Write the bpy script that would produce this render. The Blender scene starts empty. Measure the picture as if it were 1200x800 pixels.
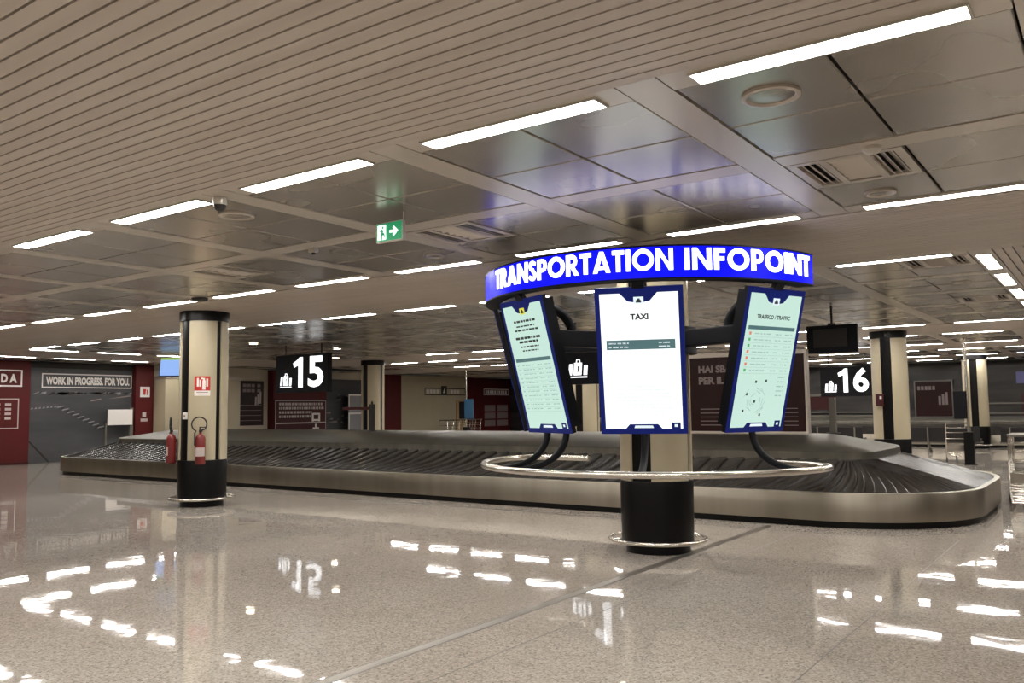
import bpy, bmesh, math, random
from mathutils import Vector, Matrix
random.seed(7)
C = bpy.context.scene.collection
sin, cos, pi, R = math.sin, math.cos, math.pi, math.radians

# ------------------------------------------------------------------ helpers
class MB:
    """collects shapes; build() links them as ONE mesh object"""
    def __init__(s, xf=None):
        s.v, s.f, s.m, s.xf = [], [], [], xf
    def add(s, vs, fs, mat=0):
        b = len(s.v)
        for p in vs:
            p = Vector(p)
            s.v.append(s.xf @ p if s.xf else p)
        for f in fs:
            s.f.append([b + i for i in f]); s.m.append(mat)
    def box(s, x0, x1, y0, y1, z0, z1, mat=0):
        s.add([(x0,y0,z0),(x1,y0,z0),(x1,y1,z0),(x0,y1,z0),(x0,y0,z1),(x1,y0,z1),(x1,y1,z1),(x0,y1,z1)],
              [(0,3,2,1),(4,5,6,7),(0,1,5,4),(1,2,6,5),(2,3,7,6),(3,0,4,7)], mat)
    def poly(s, pts, mat=0):
        s.add(pts, [tuple(range(len(pts)))], mat)
    def prism(s, pts2, z0, z1, mat=0):
        n = len(pts2)
        s.add([(x,y,z0) for x,y in pts2] + [(x,y,z1) for x,y in pts2],
              [tuple(range(n))[::-1], tuple(range(n, 2*n))] + [(i,(i+1)%n,n+(i+1)%n,n+i) for i in range(n)], mat)
    def tube(s, pts, r, seg=10, closed=False, mat=0):
        P = [Vector(p) for p in pts]; n = len(P)
        rings, up = [], None
        for i in range(n):
            a = P[i-1] if (i > 0 or closed) else P[i]
            b = P[(i+1) % n] if (i < n-1 or closed) else P[i]
            t = (b - a).normalized()
            if up is None:
                up = Vector((0,0,1)) if abs(t.z) < .9 else Vector((1,0,0))
            u = up - t * up.dot(t)
            if u.length < 1e-6: u = t.orthogonal()
            u.normalize(); up = u
            w = t.cross(u)
            rings.append([P[i] + (u*cos(2*pi*k/seg) + w*sin(2*pi*k/seg))*r for k in range(seg)])
        vs = [p for q in rings for p in q]; fs = []
        for i in range(n if closed else n-1):
            j = (i+1) % n
            for k in range(seg):
                l = (k+1) % seg
                fs.append((i*seg+k, i*seg+l, j*seg+l, j*seg+k))
        if not closed:
            fs += [tuple(range(seg))[::-1], tuple((n-1)*seg+k for k in range(seg))]
        s.add(vs, fs, mat)
    def lathe(s, prof, seg=32, c=(0,0), a0=0, a1=2*pi, mat=0):
        full = abs(a1-a0-2*pi) < 1e-6
        n = seg if full else seg+1
        vs = []
        for i in range(n):
            a = a0 + (a1-a0)*i/seg
            for r, z in prof: vs.append((c[0]+r*cos(a), c[1]+r*sin(a), z))
        k = len(prof); fs = []
        for i in range(seg):
            j = (i+1) % n
            for q in range(k-1): fs.append((i*k+q, j*k+q, j*k+q+1, i*k+q+1))
        if not full:
            fs += [tuple(range(k)), tuple((n-1)*k+q for q in range(k))[::-1]]
        s.add(vs, fs, mat)
    def build(s, name, mats, parent=None, smooth=False, bevel=0, angle=40):
        me = bpy.data.meshes.new(name)
        me.from_pydata([tuple(p) for p in s.v], [], s.f)
        if not isinstance(mats, (list, tuple)): mats = [mats]
        for m in mats: me.materials.append(m)
        me.polygons.foreach_set('material_index', s.m)
        bm = bmesh.new(); bm.from_mesh(me)
        if bevel:
            bmesh.ops.remove_doubles(bm, verts=bm.verts, dist=1e-5)
            ed = [e for e in bm.edges if len(e.link_faces) == 2 and e.calc_face_angle(0) > R(45)]
            bmesh.ops.bevel(bm, geom=ed, offset=bevel, segments=2, affect='EDGES', profile=.6)
        bmesh.ops.recalc_face_normals(bm, faces=bm.faces)
        bm.to_mesh(me); bm.free()
        if smooth:
            me.polygons.foreach_set('use_smooth', [True]*len(me.polygons))
            me.set_sharp_from_angle(angle=R(angle))
        o = bpy.data.objects.new(name, me); C.objects.link(o)
        if parent: o.parent = parent
        return o

def thing(name, label, cat, loc=(0,0,0), rz=0, group=None):
    o = bpy.data.objects.new(name, None); C.objects.link(o)
    o.location = loc; o.rotation_euler = (0,0,rz); o.empty_display_size = .1
    return tag(o, label, cat, group)
def tag(o, label, cat, group=None):
    o['label'] = label; o['category'] = cat
    if group: o['group'] = group
    return o
def struct(o):
    o['kind'] = 'structure'; return o
def copy_tree(o, parent=None):
    c = o.copy(); C.objects.link(c)
    if parent: c.parent = parent
    for ch in list(o.children): copy_tree(ch, c)
    return c

def text_polys(s, h, width=None, bold=0.0):
    """flat letters as (verts2d, faces), lower-left at 0,0, cap height h"""
    cu = bpy.data.curves.new('lettering', 'FONT')
    cu.body = s; cu.size = 1; cu.offset = bold; cu.resolution_u = 3
    o = bpy.data.objects.new('lettering', cu); C.objects.link(o)
    dg = bpy.context.evaluated_depsgraph_get()
    me = bpy.data.meshes.new_from_object(o.evaluated_get(dg))
    vs = [(p.co.x, p.co.y) for p in me.vertices]; fs = [tuple(f.vertices) for f in me.polygons]
    bpy.data.objects.remove(o); bpy.data.curves.remove(cu); bpy.data.meshes.remove(me)
    x0 = min(p[0] for p in vs); x1 = max(p[0] for p in vs); y0 = min(p[1] for p in vs); y1 = max(p[1] for p in vs)
    ky = h/(y1-y0); kx = (width/(x1-x0)) if width else ky
    return [((x-x0)*kx, (y-y0)*ky) for x, y in vs], fs, (x1-x0)*kx

def put_text(mb, s, x, y, h, width=None, bold=0.0, d=0.0, mat=0, center=False):
    vs, fs, w = text_polys(s, h, width, bold)
    if center: x -= w/2
    mb.add([(x+a, y+b, d) for a, b in vs], fs, mat)

# ------------------------------------------------------------------ materials
def mat(name, col, rough=.5, metal=0, emit=None, es=0, spec=.5, coat=0):
    m = bpy.data.materials.new(name); m.use_nodes = True
    b = m.node_tree.nodes['Principled BSDF']
    b.inputs['Base Color'].default_value = (*col, 1); b.inputs['Roughness'].default_value = rough
    b.inputs['Metallic'].default_value = metal; b.inputs['Specular IOR Level'].default_value = spec
    b.inputs['Coat Weight'].default_value = coat
    if emit:
        b.inputs['Emission Color'].default_value = (*emit, 1); b.inputs['Emission Strength'].default_value = es
    return m
def nodes(m): return m.node_tree.nodes, m.node_tree.links, m.node_tree.nodes['Principled BSDF']
def noise_mix(m, c1, c2, scale, detail=4, stretch=(1,1,1), lo=.35, hi=.65, rough=None, bump=0):
    N, L, b = nodes(m)
    tc = N.new('ShaderNodeTexCoord'); mp = N.new('ShaderNodeMapping'); mp.inputs['Scale'].default_value = stretch
    n = N.new('ShaderNodeTexNoise'); n.inputs['Scale'].default_value = scale; n.inputs['Detail'].default_value = detail
    r = N.new('ShaderNodeValToRGB'); r.color_ramp.elements[0].position = lo; r.color_ramp.elements[1].position = hi
    r.color_ramp.elements[0].color = (*c1,1); r.color_ramp.elements[1].color = (*c2,1)
    L.new(tc.outputs['Object'], mp.inputs['Vector']); L.new(mp.outputs['Vector'], n.inputs['Vector'])
    L.new(n.outputs['Fac'], r.inputs['Fac']); L.new(r.outputs['Color'], b.inputs['Base Color'])
    if rough:
        mr = N.new('ShaderNodeMapRange'); mr.inputs['To Min'].default_value, mr.inputs['To Max'].default_value = rough
        L.new(n.outputs['Fac'], mr.inputs['Value']); L.new(mr.outputs['Result'], b.inputs['Roughness'])
    if bump:
        bp = N.new('ShaderNodeBump'); bp.inputs['Strength'].default_value = 1; bp.inputs['Distance'].default_value = bump
        L.new(n.outputs['Fac'], bp.inputs['Height']); L.new(bp.outputs['Normal'], b.inputs['Normal'])
    return m

M = {}
M['slat'] = noise_mix(mat('slat_paint', (.40,.34,.285), .42), (.50,.43,.365), (.56,.49,.42), 1.1, 2, (.3,6,1))
M['panel'] = noise_mix(mat('ceiling_panel_metal', (.30,.27,.23), .3, .66), (.36,.325,.28), (.42,.38,.33), .9, 2, rough=(.22,.31))
M['strip'] = mat('ceiling_strip_metal', (.56,.50,.43), .33, .3)
M['void'] = mat('ceiling_void', (.02,.017,.014), .9)
M['lamp'] = mat('lamp_diffuser', (.9,.9,.9), .5, emit=(1,.962,.915), es=58)
M['lamp_frame'] = mat('lamp_frame', (.6,.56,.5), .35, .3)
M['spot'] = mat('spot_bulb', (.9,.9,.9), .5, emit=(1,.88,.68), es=40)
M['cream'] = noise_mix(mat('cream_panel', (.68,.58,.42), .35), (.43,.37,.255), (.47,.41,.285), .8, 3)
M['black'] = mat('black_cladding', (.007,.0065,.0065), .28, spec=.15)
M['black_matte'] = mat('black_matte', (.006,.006,.008), .5, spec=.15)
M['steel'] = mat('stainless_tube', (.62,.58,.52), .22, 1)
M['fascia'] = noise_mix(mat('brushed_stainless', (.40,.36,.30), .34, 1), (.33,.295,.24), (.39,.35,.29), 1.1, 3, (3,3,.3), rough=(.30,.38))
M['belt'] = noise_mix(mat('rubber_plate', (.04,.036,.03), .25, spec=.18), (.020,.016,.014), (.032,.029,.026), 3, 3, rough=(.16,.27))
M['island'] = noise_mix(mat('island_metal', (.11,.10,.08), .42, .7), (.095,.087,.07), (.13,.118,.095), 1.5, 3, (4,4,.4), rough=(.36,.48))
M['kick'] = mat('kick_plate_black', (.01,.009,.009), .4, spec=.15)
M['red'] = mat('red_paint', (.085,.009,.009), .5, spec=.25)
M['darkred'] = mat('dark_red_board', (.05,.009,.009), .45, spec=.25)
M['maroon'] = mat('maroon_poster', (.028,.011,.010), .3, spec=.15)
M['signred'] = mat('fire_red', (.50,.03,.02), .35)
M['ext_red'] = mat('extinguisher_red', (.17,.015,.013), .35)
M['white'] = mat('white_paint', (.78,.74,.70), .5)
M['offwhite'] = mat('faded_white_print', (.52,.44,.42), .6)
M['dim'] = mat('dim_print', (.26,.20,.19), .6)
M['grey'] = mat('grey_metal', (.16,.145,.12), .4, .3)
M['dark'] = mat('dark_grey_paint', (.035,.032,.03), .45, spec=.15)
M['bench'] = mat('bench_black', (.02,.018,.018), .4, spec=.15)
M['wall'] = mat('wall_plaster', (.55,.48,.38), .7)
M['darkwall'] = noise_mix(mat('dark_shop_glass', (.035,.031,.030), .25), (.022,.02,.021), (.055,.048,.045), .7, 4, (.35,1,2.5))
M['blue'] = mat('blue_light_band', (.003,.003,.1), .4, spec=.08, emit=(.004,.006,1), es=.95)
M['letter'] = mat('lit_white_letter', (.9,.9,.9), .4, emit=(.99,.99,1), es=2.2)
M['digit'] = mat('lit_digit', (.9,.9,.9), .4, emit=(.93,.96,1), es=1.3)
M['navy'] = mat('navy_bezel', (.005,.010,.09), .35, spec=.12, emit=(.01,.02,.20), es=.35)
M['scr_white'] = mat('screen_white', (.02,.02,.02), .2, emit=(.95,1,1), es=1.25)
M['scr_mint'] = mat('screen_mint', (.02,.02,.02), .2, emit=(.57,.80,.70), es=1.0)
M['scr_border'] = mat('screen_border', (.02,.02,.02), .2, emit=(.80,.92,.97), es=1.0)
M['ink'] = mat('screen_ink', (.05,.06,.07), .4)
M['ink_soft'] = mat('screen_soft_ink', (.02,.02,.02), .4, emit=(.36,.52,.46), es=1.0)
M['ink_faint'] = mat('screen_faint_ink', (.02,.02,.02), .4, emit=(.80,.88,.87), es=1.0)
M['teal'] = mat('screen_teal_bar', (.02,.03,.03), .4, emit=(.07,.15,.16), es=1.0)
M['dot_green'] = mat('screen_green', (.02,.02,.02), .4, emit=(.10,.45,.16), es=1)
M['dot_red'] = mat('screen_red', (.02,.02,.02), .4, emit=(.75,.22,.14), es=1)
M['yellow'] = mat('screen_yellow', (.02,.02,.02), .4, emit=(.75,.72,.06), es=1)
M['exit'] = mat('exit_green', (.01,.2,.08), .4, emit=(.01,.22,.09), es=.9)
M['exit_white'] = mat('exit_white', (.8,.9,.85), .4, emit=(.75,1,.88), es=1.1)
M['tv'] = mat('tv_blue', (.02,.02,.02), .2, emit=(.28,.45,.85), es=1.1)
M['tv_green'] = mat('tv_green', (.02,.02,.02), .2, emit=(.35,.55,.12), es=1)
M['poster_blue'] = mat('poster_blue', (.03,.09,.17), .4)
M['poster_grey'] = mat('poster_grey', (.24,.24,.25), .5)
M['joint'] = mat('floor_joint', (.10,.09,.08), .4)
M['brass'] = mat('joint_metal', (.30,.27,.23), .35, .8)
M['wood'] = mat('pale_wood', (.45,.30,.15), .5)
M['rubber'] = mat('rubber', (.015,.015,.015), .7)
M['purple'] = mat('lit_purple', (.05,.05,.1), .4, emit=(.10,.09,.22), es=.45)

# mural: grey airfield photograph
m = mat('mural_print', (.1,.1,.1), .55); M['mural'] = m
noise_mix(m, (.035,.036,.038), (.085,.086,.090), .8, 6, (1,.35,1.6), .3, .75)

# floor: polished speckled terrazzo
m = mat('terrazzo', (.33,.29,.25), .03, spec=.36); M['floor'] = m
N, L, b = nodes(m)
tc = N.new('ShaderNodeTexCoord')
vo = N.new('ShaderNodeTexVoronoi'); vo.inputs['Scale'].default_value = 85; L.new(tc.outputs['Object'], vo.inputs['Vector'])
bw = N.new('ShaderNodeRGBToBW'); L.new(vo.outputs['Color'], bw.inputs['Color'])
r1 = N.new('ShaderNodeValToRGB'); e = r1.color_ramp.elements
e[0].position = .12; e[0].color = (.22,.198,.172,1); e[1].position = .85; e[1].color = (.50,.455,.40,1)
for p_, c_ in ((.30,(.345,.31,.27,1)),(.62,(.41,.37,.325,1))):
    q = e.new(p_); q.color = c_
L.new(bw.outputs['Val'], r1.inputs['Fac'])
n2 = N.new('ShaderNodeTexNoise'); n2.inputs['Scale'].default_value = .55; n2.inputs['Detail'].default_value = 5; L.new(tc.outputs['Object'], n2.inputs['Vector'])
r2 = N.new('ShaderNodeValToRGB'); r2.color_ramp.elements[0].color = (.86,.83,.81,1); r2.color_ramp.elements[1].color = (1.0,1.0,1.0,1)
r2.color_ramp.elements[0].position = .35; r2.color_ramp.elements[1].position = .65
L.new(n2.outputs['Fac'], r2.inputs['Fac'])
mx = N.new('ShaderNodeMix'); mx.data_type = 'RGBA'; mx.blend_type = 'MULTIPLY'; mx.inputs['Factor'].default_value = 1
L.new(r1.outputs['Color'], mx.inputs[6]); L.new(r2.outputs['Color'], mx.inputs[7]); L.new(mx.outputs[2], b.inputs['Base Color'])
n3 = N.new('ShaderNodeTexNoise'); n3.inputs['Scale'].default_value = 4.0; n3.inputs['Detail'].default_value = 1.5; L.new(tc.outputs['Object'], n3.inputs['Vector'])
bp = N.new('ShaderNodeBump'); bp.inputs['Strength'].default_value = 1; bp.inputs['Distance'].default_value = .0008
L.new(n3.outputs['Fac'], bp.inputs['Height']); L.new(bp.outputs['Normal'], b.inputs['Normal'])

# ------------------------------------------------------------------ camera
cam = bpy.data.cameras.new('camera'); co = bpy.data.objects.new('camera', cam); C.objects.link(co)
EYE = 1.53
yw, pt, rl = 0.61900128, 0.0790455, -0.01142985
F_ = Vector((-sin(yw)*cos(pt), cos(yw)*cos(pt), sin(pt))); rt = Vector((cos(yw), sin(yw), 0)); up = rt.cross(F_)
X_ = rt*cos(rl) + up*sin(rl); Y_ = up*cos(rl) - rt*sin(rl)
co.matrix_world = Matrix(((X_.x,Y_.x,-F_.x,0),(X_.y,Y_.y,-F_.y,0),(X_.z,Y_.z,-F_.z,EYE),(0,0,0,1)))
cam.sensor_width = 36; cam.lens = 36*996.44/1200; cam.clip_end = 200
bpy.context.scene.camera = co

# ------------------------------------------------------------------ room shell
H = 3.21
XL, XR, YB, YF = -27.8, 14.0, 38.6, -8.0
def slab(name, a, m):
    mb = MB(); mb.box(*a); return struct(mb.build(name, m))
slab('floor', (XL-.2, XR+.2, YF-.2, YB+.2, -.2, 0), M['floor'])
slab('wall_left', (XL-.2, XL, YF, YB, 0, H), M['wall'])
slab('wall_back', (XL, XR, YB, YB+.2, 0, H), M['darkwall'])
slab('wall_right', (XR, XR+.2, YF, YB, 0, H), M['wall'])
slab('wall_front', (XL, XR, YF-.2, YF, 0, H), M['wall'])
mb = MB()
for x, w, k in ((-3.80,.012,0),(-3.715,.012,0),(-3.27,.006,0),(-1.56,.006,0)):
    mb.box(x-w/2, x+w/2, 0, 10.9, -.002, .0012, 0)
mb.box(-3.795, -3.722, 0, 10.9, -.002, .0016, 1)
struct(mb.build('trim_1', [M['joint'], M['brass']]))

# ceiling: void slab, slatted corridors, panel fields, light strips
PX, CELL, ST, PY = 1.8012, .782, .2372, 1.792
cb = MB()
cb.box(XL-.2, XR+.2, YF-.2, YB+.2, H+.09, H+.13, 3)
def slats(x0, x1, y0, y1, along):
    z0, z1 = H-.012, H+.03
    if along == 'x':
        n = round((y1-y0)/.0985); p = (y1-y0)/n
        for i in range(n): cb.box(x0, x1, y0+i*p+.007, y0+(i+1)*p-.007, z0, z1, 0)
    else:
        n = round((x1-x0)/.0985); p = (x1-x0)/n
        for i in range(n): cb.box(x0+i*p+.007, x0+(i+1)*p-.007, y0, y1, z0, z1, 0)
LAMPS = []
def cell(x0, x1, y0, y1):
    g = .009
    x0 += g; x1 -= g; y0 += g; y1 -= g; h = .006
    cb.add([(x0,y0,H+.05),(x1,y0,H+.05),(x1,y1,H+.05),(x0,y1,H+.05),(x0,y0,H+h),(x1,y0,H+h),(x1,y1,H+h),(x0,y1,H+h),
            (x0+h,y0+h,H),(x1-h,y0+h,H),(x1-h,y1-h,H),(x0+h,y1-h,H)],
           [(0,1,5,4),(1,2,6,5),(2,3,7,6),(3,0,4,7),(4,5,9,8),(5,6,10,9),(6,7,11,10),(7,4,8,11),(8,9,10,11)], 1)
def strip(x0, x1, y0, y1):
    cb.box(x0+.004, x1-.004, y0+.004, y1-.004, H-.004, H+.03, 2)
def field(xm, k0, k1, y0, nb, skip=()):
    """modules k0..k1 of left edge xm+k*PX; nb bays starting with the light strip at y0"""
    for k in range(k0, k1+1):
        X = xm + k*PX
        for b_ in range(nb):
            Y = y0 + b_*PY
            for i in range(2):
                for j in range(2):
                    if (k, b_, i, j) in skip: continue
                    cell(X+i*CELL, X+(i+1)*CELL, Y+ST+j*(PY-ST)/2, Y+ST+(j+1)*(PY-ST)/2)
            strip(X, X+2*CELL, Y, Y+ST)
        strip(X, X+2*CELL, y0+nb*PY, y0+nb*PY+ST)
        strip(X-ST, X, y0, y0+nb*PY+ST)
    strip(xm+(k1+1)*PX-ST, xm+(k1+1)*PX, y0, y0+nb*PY+ST)
def lamprow(row, xm, ks, y, n0=0):
    for k in ks: LAMPS.append((row, xm+k*PX+.782, y, 0))

XA = -3.64
V1, V2, V3 = (1,1,0,0), (-1,1,0,0), (-3,1,0,0)            # grid cells that hold air vents
field(XA, -13, 1, 3.863, 2, (V1, V2, V3)); YA1 = 3.863+2*PY
lamprow('r1', XA, range(-3, 2), 4.0); lamprow('r2', XA, range(-8, 2), YA1+.105)
slats(XL, XA+2*PX, .90, 3.855, 'x')
slats(XL, XA+2*PX, YA1+ST+.008, 10.43, 'x')
XC = -2.853
V4, V5 = (0,0,1,0), (0,2,1,1)
field(XC, -11, 0, 10.437, 5, (V4, V5)); YC1 = 10.437+5*PY
lamprow('r3', XC, range(-11, 1), 10.55); lamprow('r4', XC, range(-8, 1), YC1+.115)
slats(XC-11*PX-ST, XC+PX, YC1+ST+.008, 22.36, 'x')
XE = -3.53
field(XE, -12, 1, 22.37, 2); lamprow('r5', XE, range(-10, 2), 22.48); lamprow('r6', XE, range(-10, 2), 22.37+2*PY+.115)
YE1 = 22.37+2*PY+ST
slats(XL, XR, YE1+.008, 28.92, 'x')
field(XC, -13, 0, 28.93, 2); lamprow('r7', XC, range(-10, 1), 29.05); lamprow('r8', XC, range(-11, 1), 28.93+2*PY+.115)
slats(XL, XC+PX, 28.93+2*PY+ST+.008, 35.5, 'x')
field(XC, -13, 0, 35.51, 1); lamprow('r9', XC, range(-10, 1), 35.63)
slats(XC+PX+.008, XR, 10.43, 22.36, 'y'); slats(XC+PX+.008, XR, 28.93, YB, 'y')
slats(XA+2*PX+.008, XR, .90, 10.42, 'y')
XWL = XC-11*PX-ST
slats(XWL-2.95, XWL-.008, 10.43, 22.36, 'y')
field(XWL-2.95-PX+.0, 0, 0, 10.437, 6)
# fields behind the viewer
field(XA, -13, 9, -2.93, 2); slats(XL, XR, -6.1, -2.94, 'x')
for i in range(6): LAMPS.append(('pr', -1.17, 11.4+i*PY, 1))
for i in range(3): LAMPS.append(('pl', XWL+.12, 11.2+i*PY, 1))
for i in range(4): LAMPS.append(('pw', XWL-2.95-.12, 11.6+i*PY, 1))
struct(cb.build('ceiling', [M['slat'], M['panel'], M['strip'], M['void']]))

ORD = ['first','second','third','fourth','fifth','sixth','seventh','eighth','ninth','tenth','eleventh','twelfth']
ROWTXT = {'r1':'in the row edging the near slats','r2':'in the row over the blue ring sign',
 'r3':'in the row above the carousel front','r4':'in the row just past the carousel',
 'r5':'in the fifth row back, past the carousel','r6':'in the sixth row back, deep in the hall',
 'r7':'in the seventh row back, deep in the hall','r8':'in the eighth row back, near the far wall','r9':'in the last row by the far wall',
 'pr':'in the crosswise row beside lengthwise slats','pl':'in the outer crosswise row near the mural','pw':'in the crosswise row touching the mural'}
def lamp_proto():
    t = thing('ceiling_light', 'x', 'ceiling light')
    f = MB()
    f.box(-.632,.632,-.082,-.07,-.012,.002); f.box(-.632,.632,.07,.082,-.012,.002)
    f.box(-.632,-.62,-.07,.07,-.012,.002); f.box(.62,.632,-.07,.07,-.012,.002)
    f.build('lamp_frame', M['lamp_frame'], t)
    d = MB(); d.box(-.62,.62,-.07,.07,-.008,.002); d.build('diffuser', M['lamp'], t)
    return t
lp = lamp_proto(); cnt = {}; first = True
tot = {}
for row, *_ in LAMPS: tot[row] = tot.get(row, 0)+1
for row, x, y, rot in LAMPS:
    o = lp if first else copy_tree(lp); first = False
    o.location = (x, y, H-.004); o.rotation_euler.z = pi/2 if rot else 0
    i = cnt.get(row, 0); cnt[row] = i+1
    k = (tot[row]-1-i) if not rot else i
    end = 'from sign 16' if row[0] == 'r' else 'counting away from the viewer'
    o['label'] = f'{ORD[k]} strip light {end} {ROWTXT[row]}'
    o['group'] = 'fluorescent strip lights ' + ROWTXT[row]
# lamps of the hall behind the viewer (same strips, outside the view)
for y in (-2.8, .77):
    for k in range(-7, 7, 1):
        l = bpy.data.lights.new('hall_lamp', 'AREA'); l.shape = 'RECTANGLE'; l.size = 1.24; l.size_y = .14
        l.energy = 58*pi*1.24*.14*.95; l.color = (1,.962,.915)
        lo = bpy.data.objects.new('hall_lamp', l); C.objects.link(lo); lo.location = (XA+k*PX+.78, y, H-.02)
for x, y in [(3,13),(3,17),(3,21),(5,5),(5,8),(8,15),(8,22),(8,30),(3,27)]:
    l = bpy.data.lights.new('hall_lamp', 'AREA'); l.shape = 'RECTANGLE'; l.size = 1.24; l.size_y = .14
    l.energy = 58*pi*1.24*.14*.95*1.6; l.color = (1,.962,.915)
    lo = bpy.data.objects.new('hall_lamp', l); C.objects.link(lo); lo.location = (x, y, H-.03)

# ------------------------------------------------------------------ ceiling fittings
def speaker(x, y, label, r=.155):
    t = thing('ceiling_speaker', label, 'ceiling speaker', (x,y,H), group='round ceiling speakers')
    mb = MB(); mb.lathe([(r,0),(r,-.014),(r-.02,-.018),(r-.03,-.006)], 40); mb.build('rim', M['strip'], t, True)
    g = MB(); g.lathe([(r-.03,-.006),(r*.5,-.010),(.0001,-.012)], 40); g.build('grille', M['panel'], t, True)
speaker(-1.45, 4.48, 'round flush speaker in the panel nearest the longest light strip')
speaker(-1.46, 7.11, 'round flush speaker behind the big square air vent', .12)
speaker(-6.0, 6.99, 'round flush speaker beyond the green exit sign', .12)
speaker(-6.07, 4.48, 'round flush speaker beside the small ceiling dome camera', .15)
def vent(cx, cy, label, dark=False):
    t = thing('ceiling_vent', label, 'air vent', (cx,cy,H), group='square ceiling air vents')
    a = CELL/2-.012
    f = MB()
    f.box(-a,a,-a,-a+.06,-.006,.02); f.box(-a,a,a-.06,a,-.006,.02); f.box(-a,-a+.06,-a+.06,a-.06,-.006,.02); f.box(a-.06,a,-a+.06,a-.06,-.006,.02)
    for x in (-.14,.14): f.box(x-.025,x+.025,-a+.06,a-.06,-.006,.02)
    f.build('vent_frame', M['strip'], t)
    s = MB()
    for x0, x1, ax in ((-a+.06,-.165,'y'),(.165,a-.06,'y'),(-.115,.115,'x')):
        if ax == 'y':
            n = 3
            for i in range(n):
                x = x0+(x1-x0)*(i+.5)/n
                s.add([(x-.035,-a+.06,.03),(x+.012,-a+.06,-.004),(x+.016,-a+.06,-.002),(x-.03,-a+.06,.034),(x-.035,a-.06,.03),(x+.012,a-.06,-.004),(x+.016,a-.06,-.002),(x-.03,a-.06,.034)],
                      [(0,1,5,4),(1,2,6,5),(2,3,7,6),(3,0,4,7),(0,3,2,1),(4,5,6,7)])
        else:
            n = 6
            for i in range(n):
                y = -a+.06+(2*a-.12)*(i+.5)/n
                s.add([(x0,y-.05,.03),(x0,y+.015,-.004),(x0,y+.02,-.002),(x0,y-.045,.034),(x1,y-.05,.03),(x1,y+.015,-.004),(x1,y+.02,-.002),(x1,y-.045,.034)],
                      [(0,1,5,4),(1,2,6,5),(2,3,7,6),(3,0,4,7),(0,3,2,1),(4,5,6,7)])
    s.build('louvre', M['strip'], t)
    d = MB(); d.box(-a,a,-a,a,.045,.055); d.build('duct_plate', M['void'], t)
def ventpos(v, xm=XA, y0=3.863):
    k, b_, i, j = v
    return (xm+k*PX+(i+.5)*CELL, y0+b_*PY+ST+(j+.5)*(PY-ST)/2)
vent(*ventpos(V1), 'square louvred air vent in the panels between two round speakers')
vent(*ventpos(V2), 'square louvred air vent just beyond the green exit sign')
vent(*ventpos(V3), 'square louvred air vent above the column with fire extinguishers')
vent(*ventpos(V4, XC, 10.437), 'square louvred air vent just past the end of the carousel light row')
vent(*ventpos(V5, XC, 10.437), 'smaller-looking square air vent over the far carousel end')
speaker(-1.70, 13.1, 'round flush speaker between the two vents over the carousel end', .12)
speaker(-1.66, 17.36, 'round flush speaker beyond both vents over the carousel end', .12)
t = thing('dome_camera', 'small dome camera hanging between two strips of the front light row', 'security camera', (-5.66,4.02,H-.004))
mb = MB(); mb.lathe([(.0001,0),(.055,0),(.055,-.05),(.05,-.06),(.0001,-.06)], 20); mb.build('housing', M['lamp_frame'], t, True)
mb = MB(); mb.lathe([(.05,-.06)]+[(.05*cos(a),-.06-.05*sin(a)) for a in (R(20),R(45),R(70))]+[(.0001,-.11)], 20); mb.build('dome_lens', M['dark'], t, True)
t = thing('smoke_detector', 'small round smoke detector on the pale strip beside the big vent', 'smoke detector', (-1.23,5.8,H-.004))
mb = MB(); mb.lathe([(.0001,0),(.06,0),(.06,-.02),(.04,-.04),(.0001,-.045)], 24); mb.build('detector_body', M['lamp_frame'], t, True)
t = thing('ceiling_sensor', 'small pale sensor on a ceiling strip near the exit sign', 'sensor', (-6.68,5.87,H-.004))
mb = MB(); mb.box(-.05,.05,-.03,.03,-.05,0); mb.build('sensor_body', M['lamp_frame'], t, bevel=.008)
mb = MB(); mb.lathe([(.0001,-.05),(.02,-.05),(.018,-.068),(.0001,-.072)], 14); mb.build('sensor_lens', M['dark'], t, True)
t = thing('wireless_access_point', 'dark round access point above the column with fire extinguishers', 'access point', (-10.95,7.46,H-.004))
mb = MB(); mb.lathe([(.0001,0),(.12,0),(.11,-.03),(.09,-.04),(.0001,-.042)], 24); mb.build('cover', M['dark'], t, True)
def downlight(x, y, label):
    t = thing('downlight', label, 'downlight', (x,y,H-.004), group='round downlights')
    mb = MB(); mb.lathe([(.13,0),(.13,-.02),(.10,-.02),(.10,-.008)], 24); mb.build('ring', M['lamp_frame'], t, True)
    mb = MB(); mb.lathe([(.10,-.008),(.0001,-.010)], 24); mb.build('bulb', M['spot'], t, True)
downlight(-17.25, 13.27, 'round downlight between the fire point column and the 15 sign')
downlight(-17.1, 15.88, 'round downlight just past the upper corner of the 15 sign')
downlight(-20.2, 18.7, 'small round downlight lowest beside the 15 sign')
downlight(-7.1, 13.2, 'round downlight seen beside the taxi screen')
downlight(-8.3, 24.1, 'round downlight above the 16 sign')
downlight(-7.25, 25.0, 'round downlight above the 16 sign, touching the column edge')

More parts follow.
